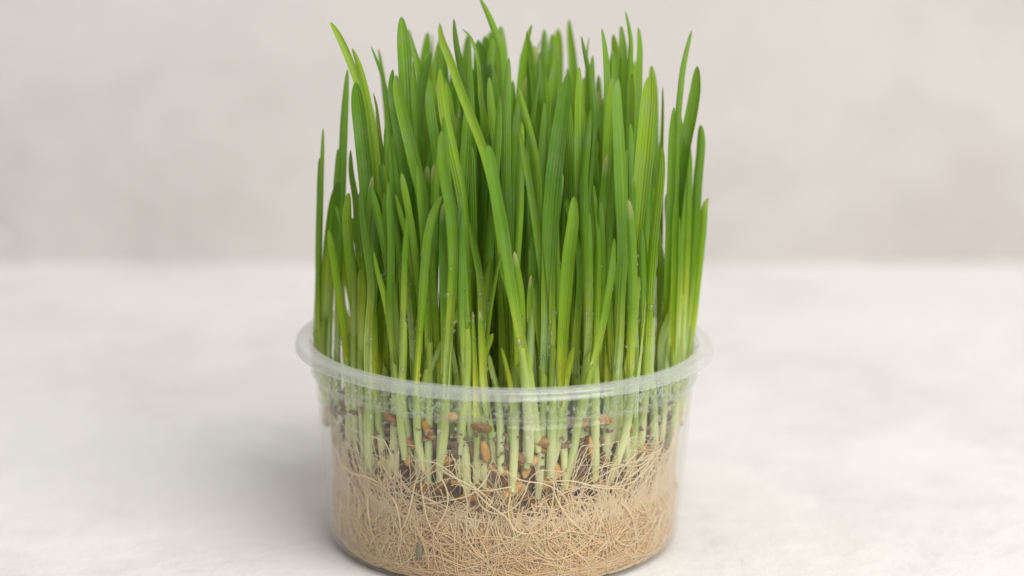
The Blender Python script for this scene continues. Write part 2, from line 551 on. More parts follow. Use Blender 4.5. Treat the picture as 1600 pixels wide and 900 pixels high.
VV, FF, off = [], [], 0
for k in range(1500):
    a = rng.uniform(0, 2 * PI)
    if k < 1100:
        z = rng.uniform(22, 43)
        r = wall_r(z) - rng.uniform(4.6, 7.5)
    else:
        r = 44 * math.sqrt(rng.uniform(0, 1))
        z = 40.5 + rng.normal(0, 0.8)
    s = rng.uniform(0.3, 1.0) * (1, 1, 0.8)[k % 3]
    q = ico_v * (1 + 0.28 * rng.normal(size=(12, 1))) * np.array([rng.uniform(.7, 1.5), rng.uniform(.7, 1.2), rng.uniform(.6, 1.0)]) * s
    ca, sa = math.cos(a * 5), math.sin(a * 5)
    q = q @ np.array([[ca, -sa, 0], [sa, ca, 0], [0, 0, 1]])
    VV.append((q + np.array([r * math.cos(a), r * math.sin(a), z])) * MM)
    FF.append(ICO_F + off)
    off += 12
crumb = link('soil_crumbs', mesh_np('soil_crumbs', np.vstack(VV), np.vstack(FF)), M_SOIL, smooth=False)
tag(crumb, 'small dark soil crumbs and chaff between the seeds', 'soil', kind='stuff')

mat_core = plug('root_mass', 1.9, 19.0, lambda z: wall_r(z) - 2.3 - 0.2 * max(0, z - 8), M_FELT, 1.5, 0.33, 18)
tag(mat_core, 'dense tan felt of roots filling the bottom of the tub', 'roots', kind='stuff')

def root_path(a, z, length, down, r_in, curl, zmin=1.9, steps=26):
    """a strand wandering on the inside of the wall; angle a, height z (mm)"""
    P = []
    ds = length / steps
    h = -PI / 2 + rng.normal(0, 0.55) if down else rng.choice([0, PI]) + rng.normal(0, 0.35)
    w_ = rng.normal(0, curl)
    depth = r_in
    for i in range(steps):
        r = max(5.0, wall_r(z) - depth)
        P.append((r * math.cos(a), r * math.sin(a), z))
        w_ = 0.82 * w_ + rng.normal(0, curl)
        h += w_ * ds
        if z < zmin + 2.5 and math.sin(h) < 0:        # turn along the bottom
            h += 0.5 * (1 if math.cos(h) > 0 else -1)
        if z > 30 and math.sin(h) > 0:
            h -= 0.4 * (1 if math.cos(h) > 0 else -1)
        a += ds * math.cos(h) / r
        z = max(zmin + rng.uniform(0, .3), z + ds * math.sin(h))
        depth = min(max(0.45, depth + rng.normal(0, 0.12)), 3.4)
    return np.array(P)

VV, QQ, off = [], [], 0
def put(path, r, sides=4):
    global off
    tp = np.linspace(1.0, 0.5, len(path))
    V_, Q_ = tube(path * MM, r * MM * tp, sides)
    VV.append(V_); QQ.append(Q_ + off); off += len(V_)

def bundle(a, z, h0, length, spread, count, rmin, rmax, dmin, curl, steps=18):
    """strands that leave one place together and sweep the same way along the wall"""
    for _ in range(count):
        aa, zz = a + rng.normal(0, spread) / 46.0, z + rng.normal(0, spread * .5)
        h, w_ = h0 + rng.normal(0, .22), 0.0
        L_ = length * rng.uniform(.55, 1.25)
        ds = L_ / steps
        dep = rng.uniform(dmin, dmin + 2.2)
        P = []
        for i_ in range(steps):
            zz = min(max(zz, 1.9), 39)
            d_ = max(dep, 1.9 if zz > 17 else 0.45)
            r_ = max(6.0, wall_r(zz) - d_)
            P.append((r_ * math.cos(aa), r_ * math.sin(aa), zz))
            fl = mnoise.noise(Vector((math.cos(aa) * 5, math.sin(aa) * 5, zz * .11)))
            w_ = .8 * w_ + rng.normal(0, curl) + fl * .035
            h += w_ * ds
            if zz < 5.0 and math.sin(h) < -.1:
                h += .42 * (1 if math.cos(h) > 0 else -1)
            aa += ds * math.cos(h) / r_
            zz += ds * math.sin(h)
            dep = min(max(.45, dep + rng.normal(0, .14)), 3.6)
        put(np.array(P), rng.uniform(rmin, rmax))

def build_roots(name, mat, label, n, pale):
    global VV, QQ, off
    VV, QQ, off = [], [], 0
    for k in range(n):
        a = rng.uniform(0, 2 * PI) if k % 3 == 0 else rng.uniform(-PI * 1.02, PI * .02)
        side = abs(math.cos(a)) ** 3
        q = rng.uniform()
        if q < .45:
            bundle(a, rng.uniform(12, 25 + 13 * side), -PI / 2 + rng.normal(0, .5), rng.uniform(18, 40), rng.uniform(1, 4), rng.integers(6, 13), .08, .19 if not pale else .24, .5, .025)
        elif q < .85:
            bundle(a, 2 + 15 * rng.uniform() ** 1.5, rng.choice([0, PI]) + rng.normal(0, .4), rng.uniform(20, 48), rng.uniform(1, 4), rng.integers(6, 12), .08, .20 if not pale else .27, .5, .045)
        else:
            bundle(a, rng.uniform(3, 18), rng.uniform(0, 6.28), rng.uniform(12, 26), 2, rng.integers(3, 6), .08, .17, .5, .12)
    o = link(name, mesh_np(name, np.vstack(VV), np.vstack(QQ)), mat)
    tag(o, label, 'roots', kind='stuff')
build_roots('root_tangle', M_ROOT, 'tangle of fine tan roots pressed against the lower tub wall', 280, False)
build_roots('pale_root_strands', M_ROOT2, 'paler cream roots sweeping across the tan root tangle', 170, True)

# fine strands higher up between the seeds
VV, QQ, off = [], [], 0
for k in range(110):
    bundle(rng.uniform(0, 2 * PI), rng.uniform(24, 38), -PI / 2 + rng.normal(0, .55), rng.uniform(8, 22), 1.2, rng.integers(2, 6), .07, .16, 1.9, .03, 14)
rm2 = link('upper_root_strands', mesh_np('upper_root_strands', np.vstack(VV), np.vstack(QQ)), M_ROOT2)
tag(rm2, 'thin pale root strands running down between the seeds', 'roots', kind='stuff')

# ------------------------------------------------------------------ leaves
def smooth01(x):
    x = np.clip(x, 0, 1)
    return x * x * (3 - 2 * x)

LEAFPTS, LEAFNRM, LEAFW = [], [], []

def frames(P, face):
    Tn = np.gradient(P, axis=0)
    Tn /= np.linalg.norm(Tn, axis=1)[:, None] + 1e-12
    S = np.cross(Tn, face)
    S /= np.linalg.norm(S, axis=1)[:, None] + 1e-12
    N = np.cross(S, Tn)
    return Tn, S, N

def leaf_mesh(P, wmax, wstem, blunt, face_ang, twist, fold, dry, z0, across=9, open_at=0.35):
    """P: base -> tip, metres. face_ang: heading of the blade's open side."""
    n = len(P)
    s = np.linspace(0, 1, n)
    s = 1 - (1 - s) ** 1.35                      # closer rings towards the tip
    q = np.linspace(0, 1, n)
    P = np.stack([np.interp(s, q, P[:, c]) for c in range(3)], 1)
    Fv = []
    for k in range(n):
        a = face_ang + twist * smooth01(np.array((s[k] - .25) / .75))
        Fv.append((math.cos(a), math.sin(a), 0.12))
    Tn, S, N = frames(P, np.array(Fv))
    up = smooth01((s - 0.28) / (0.80 - 0.28))
    wd = wstem + (wmax - wstem) * up
    blunt = 0.035 + 0.5 * blunt
    sT = 1 - blunt
    tipf = np.where(s > sT, np.sqrt(np.clip(1 - ((s - sT) / (1 - sT)) ** 2.2, 0, 1)), 1.0)
    tipf = tipf * (1 - 0.14 * smooth01((s - (sT - 0.25)) / 0.4))
    wd = wd * np.maximum(tipf, 0.03)
    phi = 1.75 * PI + (fold - 1.75 * PI) * smooth01((s - open_at * 0.45) / (open_at * 1.1))
    phi = phi * (1 - 0.2 * smooth01((s - .8) / .2))
    rho = np.where(phi < PI, (wd / 2) / np.sin(np.minimum(phi, PI) / 2), wd / 2)
    sh = smooth01((phi - 0.8 * PI) / (0.9 * PI))
    uu = np.linspace(-1, 1, across)
    ang = uu[None, :] * phi[:, None] / 2
    keel = (1 - np.abs(uu))[None, :] ** 2 * 0.05 * wd[:, None]
    lat = rho[:, None] * np.sin(ang)
    dep = rho[:, None] * (1 - np.cos(ang)) - (rho * sh)[:, None] - keel
    V = P[:, None, :] + S[:, None, :] * lat[:, :, None] + N[:, None, :] * dep[:, :, None]
    nrm = S[:, None, :] * np.sin(ang)[:, :, None] - N[:, None, :] * np.cos(ang)[:, :, None]
    # faint waviness of the margins
    ph = rng.uniform(0, 6)
    wav = 0.035 * wd[:, None] * np.sin(s[:, None] * 21 + ph) * (uu[None, :] ** 2) * up[:, None]
    V = V + N[:, None, :] * wav[:, :, None]
    hgt = (P[:, 2] - z0) / 0.1
    U = np.stack([np.repeat(((uu + 1) / 2)[None, :], n, 0), np.repeat(hgt[:, None], across, 1)], -1).reshape(-1, 2)
    U2 = np.stack([np.repeat(s[:, None], across, 1), np.full((n, across), dry)], -1).reshape(-1, 2)
    V = V.reshape(-1, 3)
    i = np.arange(n - 1)[:, None] * across
    j = np.arange(across - 1)[None, :]
    Q = np.stack([i + j, i + j + 1, i + across + j + 1, i + across + j], -1).reshape(-1, 4)
    return V, Q, {'UVMap': U, 'Tip': U2}, nrm.reshape(-1, 3)

def sheath_mesh(P, r, z0):
    n = len(P)
    s = np.linspace(0, 1, n)
    rr = r * (1 + 0.12 * np.sin(s * 2.4)) * np.where(s > .82, 1 - 0.22 * smooth01((s - .82) / .18), 1)
    rr = rr * (0.72 + 0.28 * smooth01(s / 0.15))
    V, Q = tube(P, rr, 10)
    V = V.reshape(n, 10, 3)
    # slanting mouth: one side of the last rings reaches higher
    a0 = rng.integers(0, 10)
    lift = (0.5 + 0.5 * np.cos((np.arange(10) - a0) * 2 * PI / 10)) * 0.0035
    for k in range(3):
        V[n - 1 - k] += (P[-1] - P[-3])[None, :] / np.linalg.norm(P[-1] - P[-3]) * (lift * (1, .55, .2)[k])[:, None]
    V = V.reshape(-1, 3)
    hgt = (V[:, 2] - z0) / 0.1
    U = np.stack([np.tile(np.arange(10) / 10, n), hgt], -1)
    U2 = np.stack([np.repeat(s, 10), np.zeros(n * 10)], -1)
    return V, Q, {'UVMap': U, 'Tip': U2}

def inside(P):
    """keep what stands below the rim inside the tub"""
    P = P.copy()
    for k in range(len(P)):
        z = P[k, 2] / MM
        if z < 59:
            lim = (wall_r(min(z, 57)) - 1.3) * MM
            r = math.hypot(P[k, 0], P[k, 1])
            if r > lim:
                P[k, :2] *= lim / r
    return P

N_SPR = [0]
def grain_mesh():
    V, F = [], []
    n, m = 12, 12
    for i in range(n + 1):
        t = i / n
        x = -3.1 * math.cos(PI * t)
        w_ = 1.6 * max(0.06, math.sin(PI * t)) ** 0.9 * (1 - .16 * math.cos(PI * t))
        for j in range(m):
            a = 2 * PI * j / m
            y, z = w_ * math.cos(a), 0.85 * w_ * math.sin(a)
            if z > 0:                                   # crease
                z -= 0.6 * w_ * math.exp(-(y / (0.28 * w_ + 1e-6)) ** 2)
            V.append((x * MM, y * MM, z * MM))
    for i in range(n):
        for j in range(m):
            a, b = i * m + j, i * m + (j + 1) % m
            F.append((a, b, b + m, a + m))
    F.append(tuple(range(m))[::-1]); F.append(tuple(n * m + j for j in range(m)))
    return mesh('grain', V, F)
GRAIN = grain_mesh()
GRAIN.materials.append(M_GRAIN)
GRAIN.polygons.foreach_set('use_smooth', np.ones(len(GRAIN.polygons), dtype=bool))

def sprout(P, wmax, label, group=None, blunt=0.13, wstem=2.3, face=None, twist=None, fold=None, dry=0.0,
           sheath_top=None, roots=0, grain=True, samples=40, leaf2=None, open_at=None):
    """P base -> tip (metres)"""
    C, L = catmull(inside(np.asarray(P)), samples)
    C = inside(C)
    base = C[0].copy()
    e = empty('wheat_sprout', base)
    tag(e, label, 'wheat sprout', group)
    z0 = 0.033
    if face is None:
        face = -PI / 2 + rng.normal(0, 0.42) + (PI if rng.uniform() < 0.45 else 0)
    if twist is None:
        twist = rng.normal(0, 0.35)
    if fold is None:
        fold = rng.uniform(0.28, 0.62) * PI
    if open_at is None:
        open_at = rng.uniform(0.33, 0.5)
    V, Q, uv, nr = leaf_mesh(C, wmax * MM, wstem * MM, blunt, face, twist, fold, dry, z0, open_at=open_at)
    LEAFPTS.append(V); LEAFNRM.append(nr); LEAFW.append(np.full(len(V), (L / 0.1) ** 2 if L > 0.045 else 0.02))
    link('leaf', mesh('leaf', V - base, Q, uv), M_LEAF, e)
    if leaf2 is not None:
        C2, _ = catmull(inside(np.asarray(leaf2['P'])), samples)
        V2, Q2, uv2, nr2 = leaf_mesh(C2, leaf2['w'] * MM, wstem * .8 * MM, leaf2.get('blunt', .2), leaf2.get('face', face + 2.6), 0.2, .5 * PI, 0, z0)
        LEAFPTS.append(V2); LEAFNRM.append(nr2); LEAFW.append(np.full(len(V2), 1.0))
        link('leaf', mesh('leaf', V2 - base, Q2, uv2), M_LEAF, e)
    if sheath_top is None:
        sheath_top = rng.uniform(44, 62)
    zt = sheath_top * MM
    k = int(np.searchsorted(C[:, 2], zt))
    k = min(max(k, 5), len(C) - 6)
    Cs, _ = catmull(C[:k + 1][::max(1, k // 6)] if k > 7 else C[:k + 1], 16)
    V, Q, uv = sheath_mesh(Cs, (wstem / 2 + 0.2) * MM, z0)
    LEAFW.append(np.full(len(V), 0.35))
    LEAFPTS.append(V); LEAFNRM.append(np.repeat((V.reshape(16, 10, 3) - Cs[:, None, :]).reshape(-1, 3), 1, 0) / ((wstem / 2) * MM))
    link('sheath', mesh('sheath', V - base, Q, uv), M_SHEATH, e)
    g = None
    if grain or roots:
        g = bpy.data.objects.new('grain', GRAIN)
        COL.objects.link(g)
        g.parent = e
        rr = math.hypot(base[0], base[1]) + 1e-9
        inn = np.array([-base[0] / rr, -base[1] / rr, 0])
        off_ = inn * rng.uniform(0.2, 1.6) * MM
        g.location = (off_[0], off_[1], rng.uniform(-1.2, .6) * MM)
        g.rotation_euler = (rng.uniform(0, 6), rng.normal(0, .5), math.atan2(base[1], base[0]) + PI / 2 + rng.normal(0, .7))
        g.scale = (rng.uniform(.85, 1.1),) * 3
    for _ in range(roots):
        a = math.atan2(base[1], base[0]) + rng.normal(0, .02)
        rp_ = root_path(a, base[2] / MM - .3, rng.uniform(18, 42), rng.uniform() < .6, wall_r(base[2] / MM) - math.hypot(base[0], base[1]) / MM, 0.05, steps=24)
        for q in range(len(rp_)):                      # roots press outwards on to the wall
            z = rp_[q, 2]; r0 = math.hypot(*rp_[q, :2]); tgt = wall_r(z) - .55
            f = min(1, q / 7.0); r1 = r0 + (tgt - r0) * f
            rp_[q, :2] *= r1 / r0
        sm, _l = catmull(rp_[::2], 26)
        V, Q = tube(sm * MM - base, np.linspace(.28, .12, 26) * MM * rng.uniform(.7, 1.05), 6)
        ro = link('root', mesh('root', V, Q), M_ROOT2, g)
        ro.matrix_parent_inverse = g.matrix_basis.inverted()
    N_SPR[0] += 1
    return e

RR = 47.6
def depth_of(x_mm, layer):
    h = math.sqrt(max(0, RR ** 2 - min(abs(x_mm), RR) ** 2))
    return (-h + 2 * h * layer) * MM

def traced(label, layer, w, pts, **kw):
    """pts: photo points tip -> base; layer 0 front .. 1 back of the clump; w: widest, photo px"""
    lean = kw.pop('lean', None)
    xb = (pts[-1][0] - 788) / 5.65
    dep = depth_of(xb, layer)
    if lean is None:
        lean = rng.uniform(-3, 3)
    n = len(pts)
    ys = np.array([p[1] for p in pts], float)
    zb = pts[-1][1]
    P = []
    for (x, y) in pts:
        f = (zb - y) / 600.0
        P.append(unproject(x, y, dep + lean * MM * f))
    P = P[::-1]
    if P[0][2] > 0.036:
        b = P[0]
        drift = (P[0] - P[1]) / max(1e-6, (P[1][2] - P[0][2])) * (b[2] - 0.033) * 0.35
        P = [np.array([b[0] + drift[0], dep, 0.033 + rng.uniform(0, .006)])] + P
    elif kw.get('roots') is None and layer < 0.06:
        kw['roots'] = 2
    scale = 5.65 * 0.700 / (dep + 0.6786)            # px per mm there
    kw.setdefault('wstem', rng.uniform(1.55, 2.0))
    kw.setdefault('samples', 44)
    return sprout(P, max(1.03 * w / scale, 0.9), label, 'wheat sprouts in the clump', **kw)

# ---- left part
TR = [
('blade leaning far left at its bright bent tip, outermost at the top left', .30, 13, [(516,34),(530,58),(545,92),(562,140),(575,210),(585,330),(588,470)], dict(blunt=.10)),
('dark folded blade just below the far-left bent tip', .34, 15, [(550,75),(558,96),(567,130),(577,180),(587,270),(592,420)], dict(blunt=.2)),
('straight dark narrow blade standing highest at the left edge', .42, 14, [(543,108),(540,150),(537,200),(534,300),(530,420),(527,540)], dict(blunt=.35)),
('broad blue-green blade with rounded tip beside the left edge', .16, 24, [(556,128),(558,152),(565,210),(573,290),(578,390),(580,520)], dict(blunt=.12)),
('thin outermost blade on the left ending in a sharp tip', .55, 9, [(505,200),(504,240),(502,300),(499,420),(498,540)], dict(blunt=.4)),
('short thin blade beside the sharp outermost left one', .40, 12, [(499,247),(499,280),(498,340),(496,430),(496,545)], dict(blunt=.3)),
('small blade showing between the two left edge groups', .62, 10, [(528,232),(527,260),(524,310),(518,420),(514,550)], dict(blunt=.2)),
('dark lance-shaped blade right of the left edge', .36, 15, [(548,234),(550,270),(557,315),(562,420),(564,540)], dict(blunt=.3)),
('pale broad blade curving left over the rim', .05, 20, [(528,284),(519,335),(512,400),(508,470),(504,540),(506,600)], dict(blunt=.16)),
('short yellow-tipped shoot at the left rim', .18, 9, [(495,487),(496,515),(498,548),(503,600)], dict(blunt=.5, dry=.8, sheath_top=48)),
('slender bright blade with a hooked tip left of the tall broad one', .45, 8, [(580,72),(590,96),(600,125),(608,158),(615,210),(620,330),(622,480)], dict(blunt=.15)),
('short slender blade under the hooked one', .40, 10, [(583,144),(588,162),(592,195),(600,270),(606,400),(608,520)], dict(blunt=.25)),
('tall broad light-green blade with round tip left of centre', .42, 23, [(627,26),(628,60),(630,100),(633,160),(636,260),(638,400)], dict(blunt=.10)),
('dark blade peeping out right behind the tall broad one', .58, 13, [(639,48),(645,75),(653,105),(658,160),(660,300),(660,420)], dict(blunt=.3)),
('blurred broad blade behind, left of centre', .86, 19, [(668,50),(666,75),(662,110),(660,200),(660,330)], dict(blunt=.14)),
('blurred narrow blade touching the blurred broad one', .88, 12, [(676,52),(674,80),(672,130),(670,220),(670,330)], dict(blunt=.2)),
('rounded blade end between two taller ones left of centre', .68, 13, [(684,68),(682,95),(680,150),(678,260),(676,380)], dict(blunt=.2)),
('curved mid-green blade bending right at its tip', .55, 18, [(674,82),(666,105),(659,150),(654,220),(650,330),(648,450)], dict(blunt=.14)),
('dark blade hugging the light slanting one on its left', .22, 14, [(614,108),(612,140),(618,185),(626,230),(634,280),(645,380),(650,500)], dict(blunt=.12)),
('light slanting blade with a rounded tip, left of centre', .12, 20, [(619,117),(622,142),(630,178),(640,218),(650,262),(660,310),(664,420),(662,540)], dict(blunt=.11)),
('thin upright pale blade behind the slanting one', .44, 9, [(646,93),(647,125),(648,160),(649,260),(650,420)], dict(blunt=.2)),
('oval-tipped blade in the second row left of centre', .30, 20, [(671,122),(670,152),(674,192),(680,232),(686,300),(690,420),(690,540)], dict(blunt=.16)),
('broad dark blade with darker left margin left of centre', .20, 21, [(688,107),(690,135),(698,190),(712,250),(724,310),(732,420),(736,540)], dict(blunt=.2)),
('very long blade sweeping diagonally down to the right with a narrow bent tip', .14, 15, [(687,36),(690,60),(704,95),(720,140),(738,186),(755,232),(770,290),(782,380),(790,480),(792,580)], dict(blunt=.14)),
('upright pointed dark blade rising left of the centre top', .50, 16, [(709,29),(711,60),(717,100),(722,140),(728,260),(732,400)], dict(blunt=.3)),
('grey-green pointed blade next to the curved thin tip', .44, 18, [(733,55),(731,90),(732,140),(736,230),(740,400)], dict(blunt=.25)),
('thin pale curved tip bending over left at the top', .48, 8, [(722,45),(734,57),(744,84),(748,110),(752,180),(756,330)], dict(blunt=.12)),
('topmost blade, its tip leaning left and cut by the picture edge', .52, 12, [(749,-4),(760,16),(772,45),(781,70),(786,130),(788,300)], dict(blunt=.16)),
('broad blurred light blade in the middle of the back row', .90, 22, [(770,48),(773,75),(776,120),(778,220),(778,330)], dict(blunt=.12)),
('broad rounded blade to the right of the topmost one', .76, 23, [(783,40),(785,70),(787,110),(788,220),(788,360)], dict(blunt=.14)),
('light rounded blade below the topmost one', .60, 18, [(756,70),(757,98),(761,140),(764,240),(766,380)], dict(blunt=.14)),
('hooked blade in the centre with a bright folded edge', .32, 12, [(746,100),(750,118),(754,160),(764,205),(770,260),(776,400),(778,520)], dict(blunt=.14)),
('grey-green tapering blade in the upper middle', .26, 16, [(764,120),(766,152),(772,202),(778,245),(784,340),(788,470)], dict(blunt=.24)),
('long dark upright blade at the very centre', .22, 17, [(795,90),(793,130),(790,200),(791,300),(796,420),(800,540)], dict(blunt=.3)),
('thick blade crossing the centre from upper left to lower right', .02, 20, [(763,226),(768,262),(775,305),(785,360),(795,430),(806,500),(816,560),(822,605),(826,660)], dict(blunt=.09, wstem=2.2, sheath_top=62)),
('small rounded blade end low in front of the left row', .18, 20, [(604,201),(602,230),(605,290),(610,380),(612,500)], dict(blunt=.13)),
('broad front blade with a dark centre, nearest the left rim', .03, 24, [(565,292),(567,330),(576,385),(582,440),(580,510),(578,580),(577,640),(577,700),(581,750)], dict(blunt=.13, wstem=2.3)),
('pale front blade bending outward beside the left rim', .03, 18, [(545,301),(543,345),(548,405),(554,455),(560,530),(566,600),(560,650),(546,690),(538,720)], dict(blunt=.16)),
('dark small blade crossing low at the front left', .0, 12, [(584,393),(591,425),(604,475),(613,530),(619,590),(618,650),(614,720),(599,764)], dict(blunt=.4, wstem=2.1)),
('small bright folded blade low in the left front', .10, 12, [(618,304),(628,342),(638,378),(644,430),(648,510),(648,600),(642,680),(630,733)], dict(blunt=.3)),
('bluish front blade with a tip folded over to the right', .02, 15, [(690,306),(679,328),(669,368),(664,420),(660,480),(655,540),(651,600),(654,690),(662,735)], dict(blunt=.16)),
('long pale front blade hanging straight down left of centre', .01, 17, [(690,204),(689,232),(693,275),(703,330),(707,400),(704,470),(700,540),(697,600),(693,680),(687,728)], dict(blunt=.13)),
('left of the two short pale-tipped shoots at the front', .04, 8, [(739,487),(741,530),(743,590),(745,660),(747,710),(744,757)], dict(blunt=.5, dry=.9, sheath_top=44)),
('right of the two short pale-tipped shoots at the front', .05, 12, [(750,486),(753,530),(755,590),(762,650),(772,710),(776,728)], dict(blunt=.45, dry=1.0, sheath_top=44)),
('blade crossing low from the rim up to the right, left of centre', .06, 12, [(735,440),(722,478),(700,522),(682,560),(664,598),(662,650),(665,715)], dict(blunt=.3)),
('slender dark blade leaning right beside the thick crossing one', .09, 10, [(784,390),(774,430),(765,480),(758,540),(750,600),(712,660),(706,720),(716,766)], dict(blunt=.3)),
('short dark shoot low at the centre front', .05, 10, [(783,543),(788,562),(796,600),(800,640),(796,710),(797,750)], dict(blunt=.6, sheath_top=46)),
# ---- right part
('dark blade with a twisted pointed tip right of centre top', .40, 16, [(823,48),(829,90),(836,140),(842,200),(846,300),(848,430)], dict(blunt=.35)),
('thin dark blade behind the twisted pointed one', .60, 15, [(831,38),(824,62),(816,110),(812,180),(810,300),(810,420)], dict(blunt=.35)),
('hair-thin curled tip behind right of centre', .80, 5, [(845,62),(840,76),(837,100),(836,180),(836,330)], dict(blunt=.3)),
('thin bent tip in front of the blurred right row', .74, 6, [(847,74),(842,90),(840,120),(840,200),(840,340)], dict(blunt=.3)),
('broad blurred blade right of centre in the back row', .90, 21, [(863,53),(866,80),(868,130),(868,230),(868,330)], dict(blunt=.15)),
('tall blurred dark blade standing out at the back right of centre', .94, 17, [(889,30),(891,55),(895,95),(898,180),(898,320)], dict(blunt=.3)),
('dark blunt blade end in the middle row right of centre', .60, 18, [(871,93),(870,115),(872,160),(874,260),(874,400)], dict(blunt=.2)),
('dark blade with a frayed tip right of centre', .50, 16, [(908,56),(912,82),(918,112),(922,180),(924,320)], dict(blunt=.4)),
('tiny thin tip just right of the frayed one', .66, 6, [(921,57),(918,75),(917,110),(917,220),(916,360)], dict(blunt=.3)),
('tall dark pointed blade in the right half', .42, 20, [(940,44),(944,75),(946,120),(946,190),(944,300),(940,430)], dict(blunt=.28)),
('dark rounded blade behind the thin curled right tip', .66, 18, [(970,40),(972,70),(974,120),(974,220),(974,360)], dict(blunt=.2)),
('thin pale curled tip rising above the right half', .58, 11, [(977,17),(982,38),(986,65),(985,105),(982,200),(980,340)], dict(blunt=.45)),
('tall light blade with round tip at the upper right', .62, 18, [(997,42),(999,75),(997,120),(995,220),(994,380)], dict(blunt=.14)),
('small light blade end between two right blades', .48, 14, [(958,78),(960,110),(961,160),(960,260),(958,420)], dict(blunt=.18)),
('slender light blade with pointed tip in the right middle', .30, 10, [(900,97),(904,130),(908,180),(910,280),(910,430)], dict(blunt=.25)),
('long thin blade with a bright edge bowing right of centre', .14, 12, [(925,112),(928,142),(933,182),(929,235),(924,295),(918,400),(914,540)], dict(blunt=.25)),
('broad tapering blade leaning left, largest right of centre', .08, 28, [(888,116),(883,150),(876,200),(868,260),(863,310),(858,400),(853,500),(849,590),(853,660),(843,720),(838,764)], dict(blunt=.2, wstem=2.5)),
('broad upright blade with round tip, largest of the right half', .07, 28, [(966,124),(966,165),(969,220),(973,290),(975,380),(972,470),(966,560),(958,640),(952,690),(940,706)], dict(blunt=.1, wstem=2.5)),
('round-tipped blade just behind the largest right one', .30, 18, [(988,114),(989,142),(988,190),(988,300),(986,430)], dict(blunt=.12)),
('broad light blade leaning left from the right side', .13, 27, [(1016,118),(1013,160),(1008,220),(1001,290),(994,370),(988,470),(986,560)], dict(blunt=.11)),
('rounded dim blade end behind the broad right ones', .66, 18, [(1018,102),(1021,130),(1023,180),(1022,280),(1020,400)], dict(blunt=.14)),
('pale narrow blade end at the right shoulder', .62, 13, [(1036,135),(1037,165),(1036,220),(1034,330),(1032,440)], dict(blunt=.2)),
('broad pale blade with round tip on the lower right front', .08, 22, [(1034,229),(1031,268),(1026,320),(1018,390),(1013,460),(1010,540),(1008,610),(1000,680),(990,716)], dict(blunt=.13)),
('slim blade curving right at the top right corner of the clump', .40, 11, [(1081,47),(1075,72),(1068,105),(1064,140),(1060,190),(1056,300),(1052,430)], dict(blunt=.2)),
('broad dark blade leaning right at the upper right edge', .44, 25, [(1090,103),(1089,138),(1082,182),(1073,225),(1066,300),(1060,420),(1056,520)], dict(blunt=.2)),
('outermost right blade with a rounded bright tip', .46, 17, [(1095,195),(1094,235),(1089,290),(1084,380),(1078,470),(1072,540)], dict(blunt=.09)),
('short dark blade with a hooked brownish tip on the far right', .38, 12, [(1108,309),(1102,320),(1099,355),(1092,415),(1085,475),(1078,540)], dict(blunt=.1, dry=.5)),
('narrow light blade at the right edge of the broad group', .30, 12, [(1053,167),(1050,210),(1048,280),(1044,380),(1040,500)], dict(blunt=.2)),
('dark folded blade beside the narrow right one', .24, 16, [(1060,168),(1063,215),(1066,285),(1064,390),(1060,500)], dict(blunt=.3)),
('small rounded blade low at the right edge', .34, 13, [(1075,220),(1076,250),(1075,310),(1072,420),(1068,530)], dict(blunt=.14)),
('thin blade with a yellow rim in the right front', .20, 10, [(1025,176),(1021,225),(1013,290),(1008,380),(1004,500)], dict(blunt=.2)),
('spoon-shaped pale blade in front right of centre', .04, 21, [(897,307),(896,345),(889,400),(884,470),(880,550),(878,610),(872,680),(862,725),(850,752)], dict(blunt=.17)),
('narrow blade with a whitish tip in front of the largest right one', .03, 15, [(982,312),(985,345),(988,400),(989,470),(986,550),(985,620),(976,680),(958,735),(942,772)], dict(blunt=.13, dry=.6)),
('slanting blade right of the thick crossing one', .10, 13, [(812,206),(820,240),(828,282),(838,350),(849,430),(853,500),(850,590)], dict(blunt=.2)),
('small round-tipped blade right of the thick crossing one', .20, 13, [(827,192),(828,220),(830,280),(832,380),(834,500)], dict(blunt=.12)),
('narrow dark blade in the gap right of centre', .26, 14, [(851,160),(850,195),(846,260),(842,360),(838,480)], dict(blunt=.2)),
('pale-edged blade hanging beside the bowing thin one', .12, 14, [(922,172),(917,220),(912,285),(914,390),(917,500),(916,590)], dict(blunt=.2)),
('narrow light-rimmed blade right of the largest right one', .12, 11, [(985,192),(987,240),(989,310),(986,420),(982,540)], dict(blunt=.14)),
('yellow-green stem leaning left low in the right half', .03, 13, [(960,372),(956,420),(948,470),(936,530),(920,588),(905,650),(893,720),(872,788)], dict(blunt=.3, sheath_top=60)),
('short shoot with a whitish tip low on the right', .05, 9, [(1009,469),(1007,505),(1003,550),(999,590),(992,660),(986,720),(983,758)], dict(blunt=.5, dry=1.0, sheath_top=44)),
('short green shoot beside the whitish-tipped one', .08, 11, [(1022,494),(1020,530),(1019,580),(1022,650),(1016,700)], dict(blunt=.45, dry=.3, sheath_top=46)),
('tiny thin shoot in the gap at the centre', .12, 6, [(817,458),(819,490),(821,540),(822,600)], dict(blunt=.5, dry=.8, sheath_top=50)),
('stem leaning left to right with the largest drop', .03, 12, [(796,396),(801,440),(808,490),(818,545),(828,600),(836,660),(840,690)], dict(blunt=.3, sheath_top=64, wstem=2.0)),
('bright straight yellow-green stem right of centre', .05, 10, [(921,330),(922,400),(921,470),(918,540),(914,600),(908,660)], dict(blunt=.25, wstem=2.0)),
('blade with a hooked dark tip on the lower right front', .10, 15, [(1046,330),(1050,380),(1056,440),(1072,500),(1074,540),(1068,572)], dict(blunt=.3)),
('straight narrow blade just inside the right rim', .10, 12, [(1058,300),(1056,380),(1054,460),(1052,560),(1056,640),(1042,706)], dict(blunt=.2)),
('upright narrow blade in the left front gap', .12, 13, [(600,300),(603,360),(606,430),(604,520),(602,600)], dict(blunt=.2)),
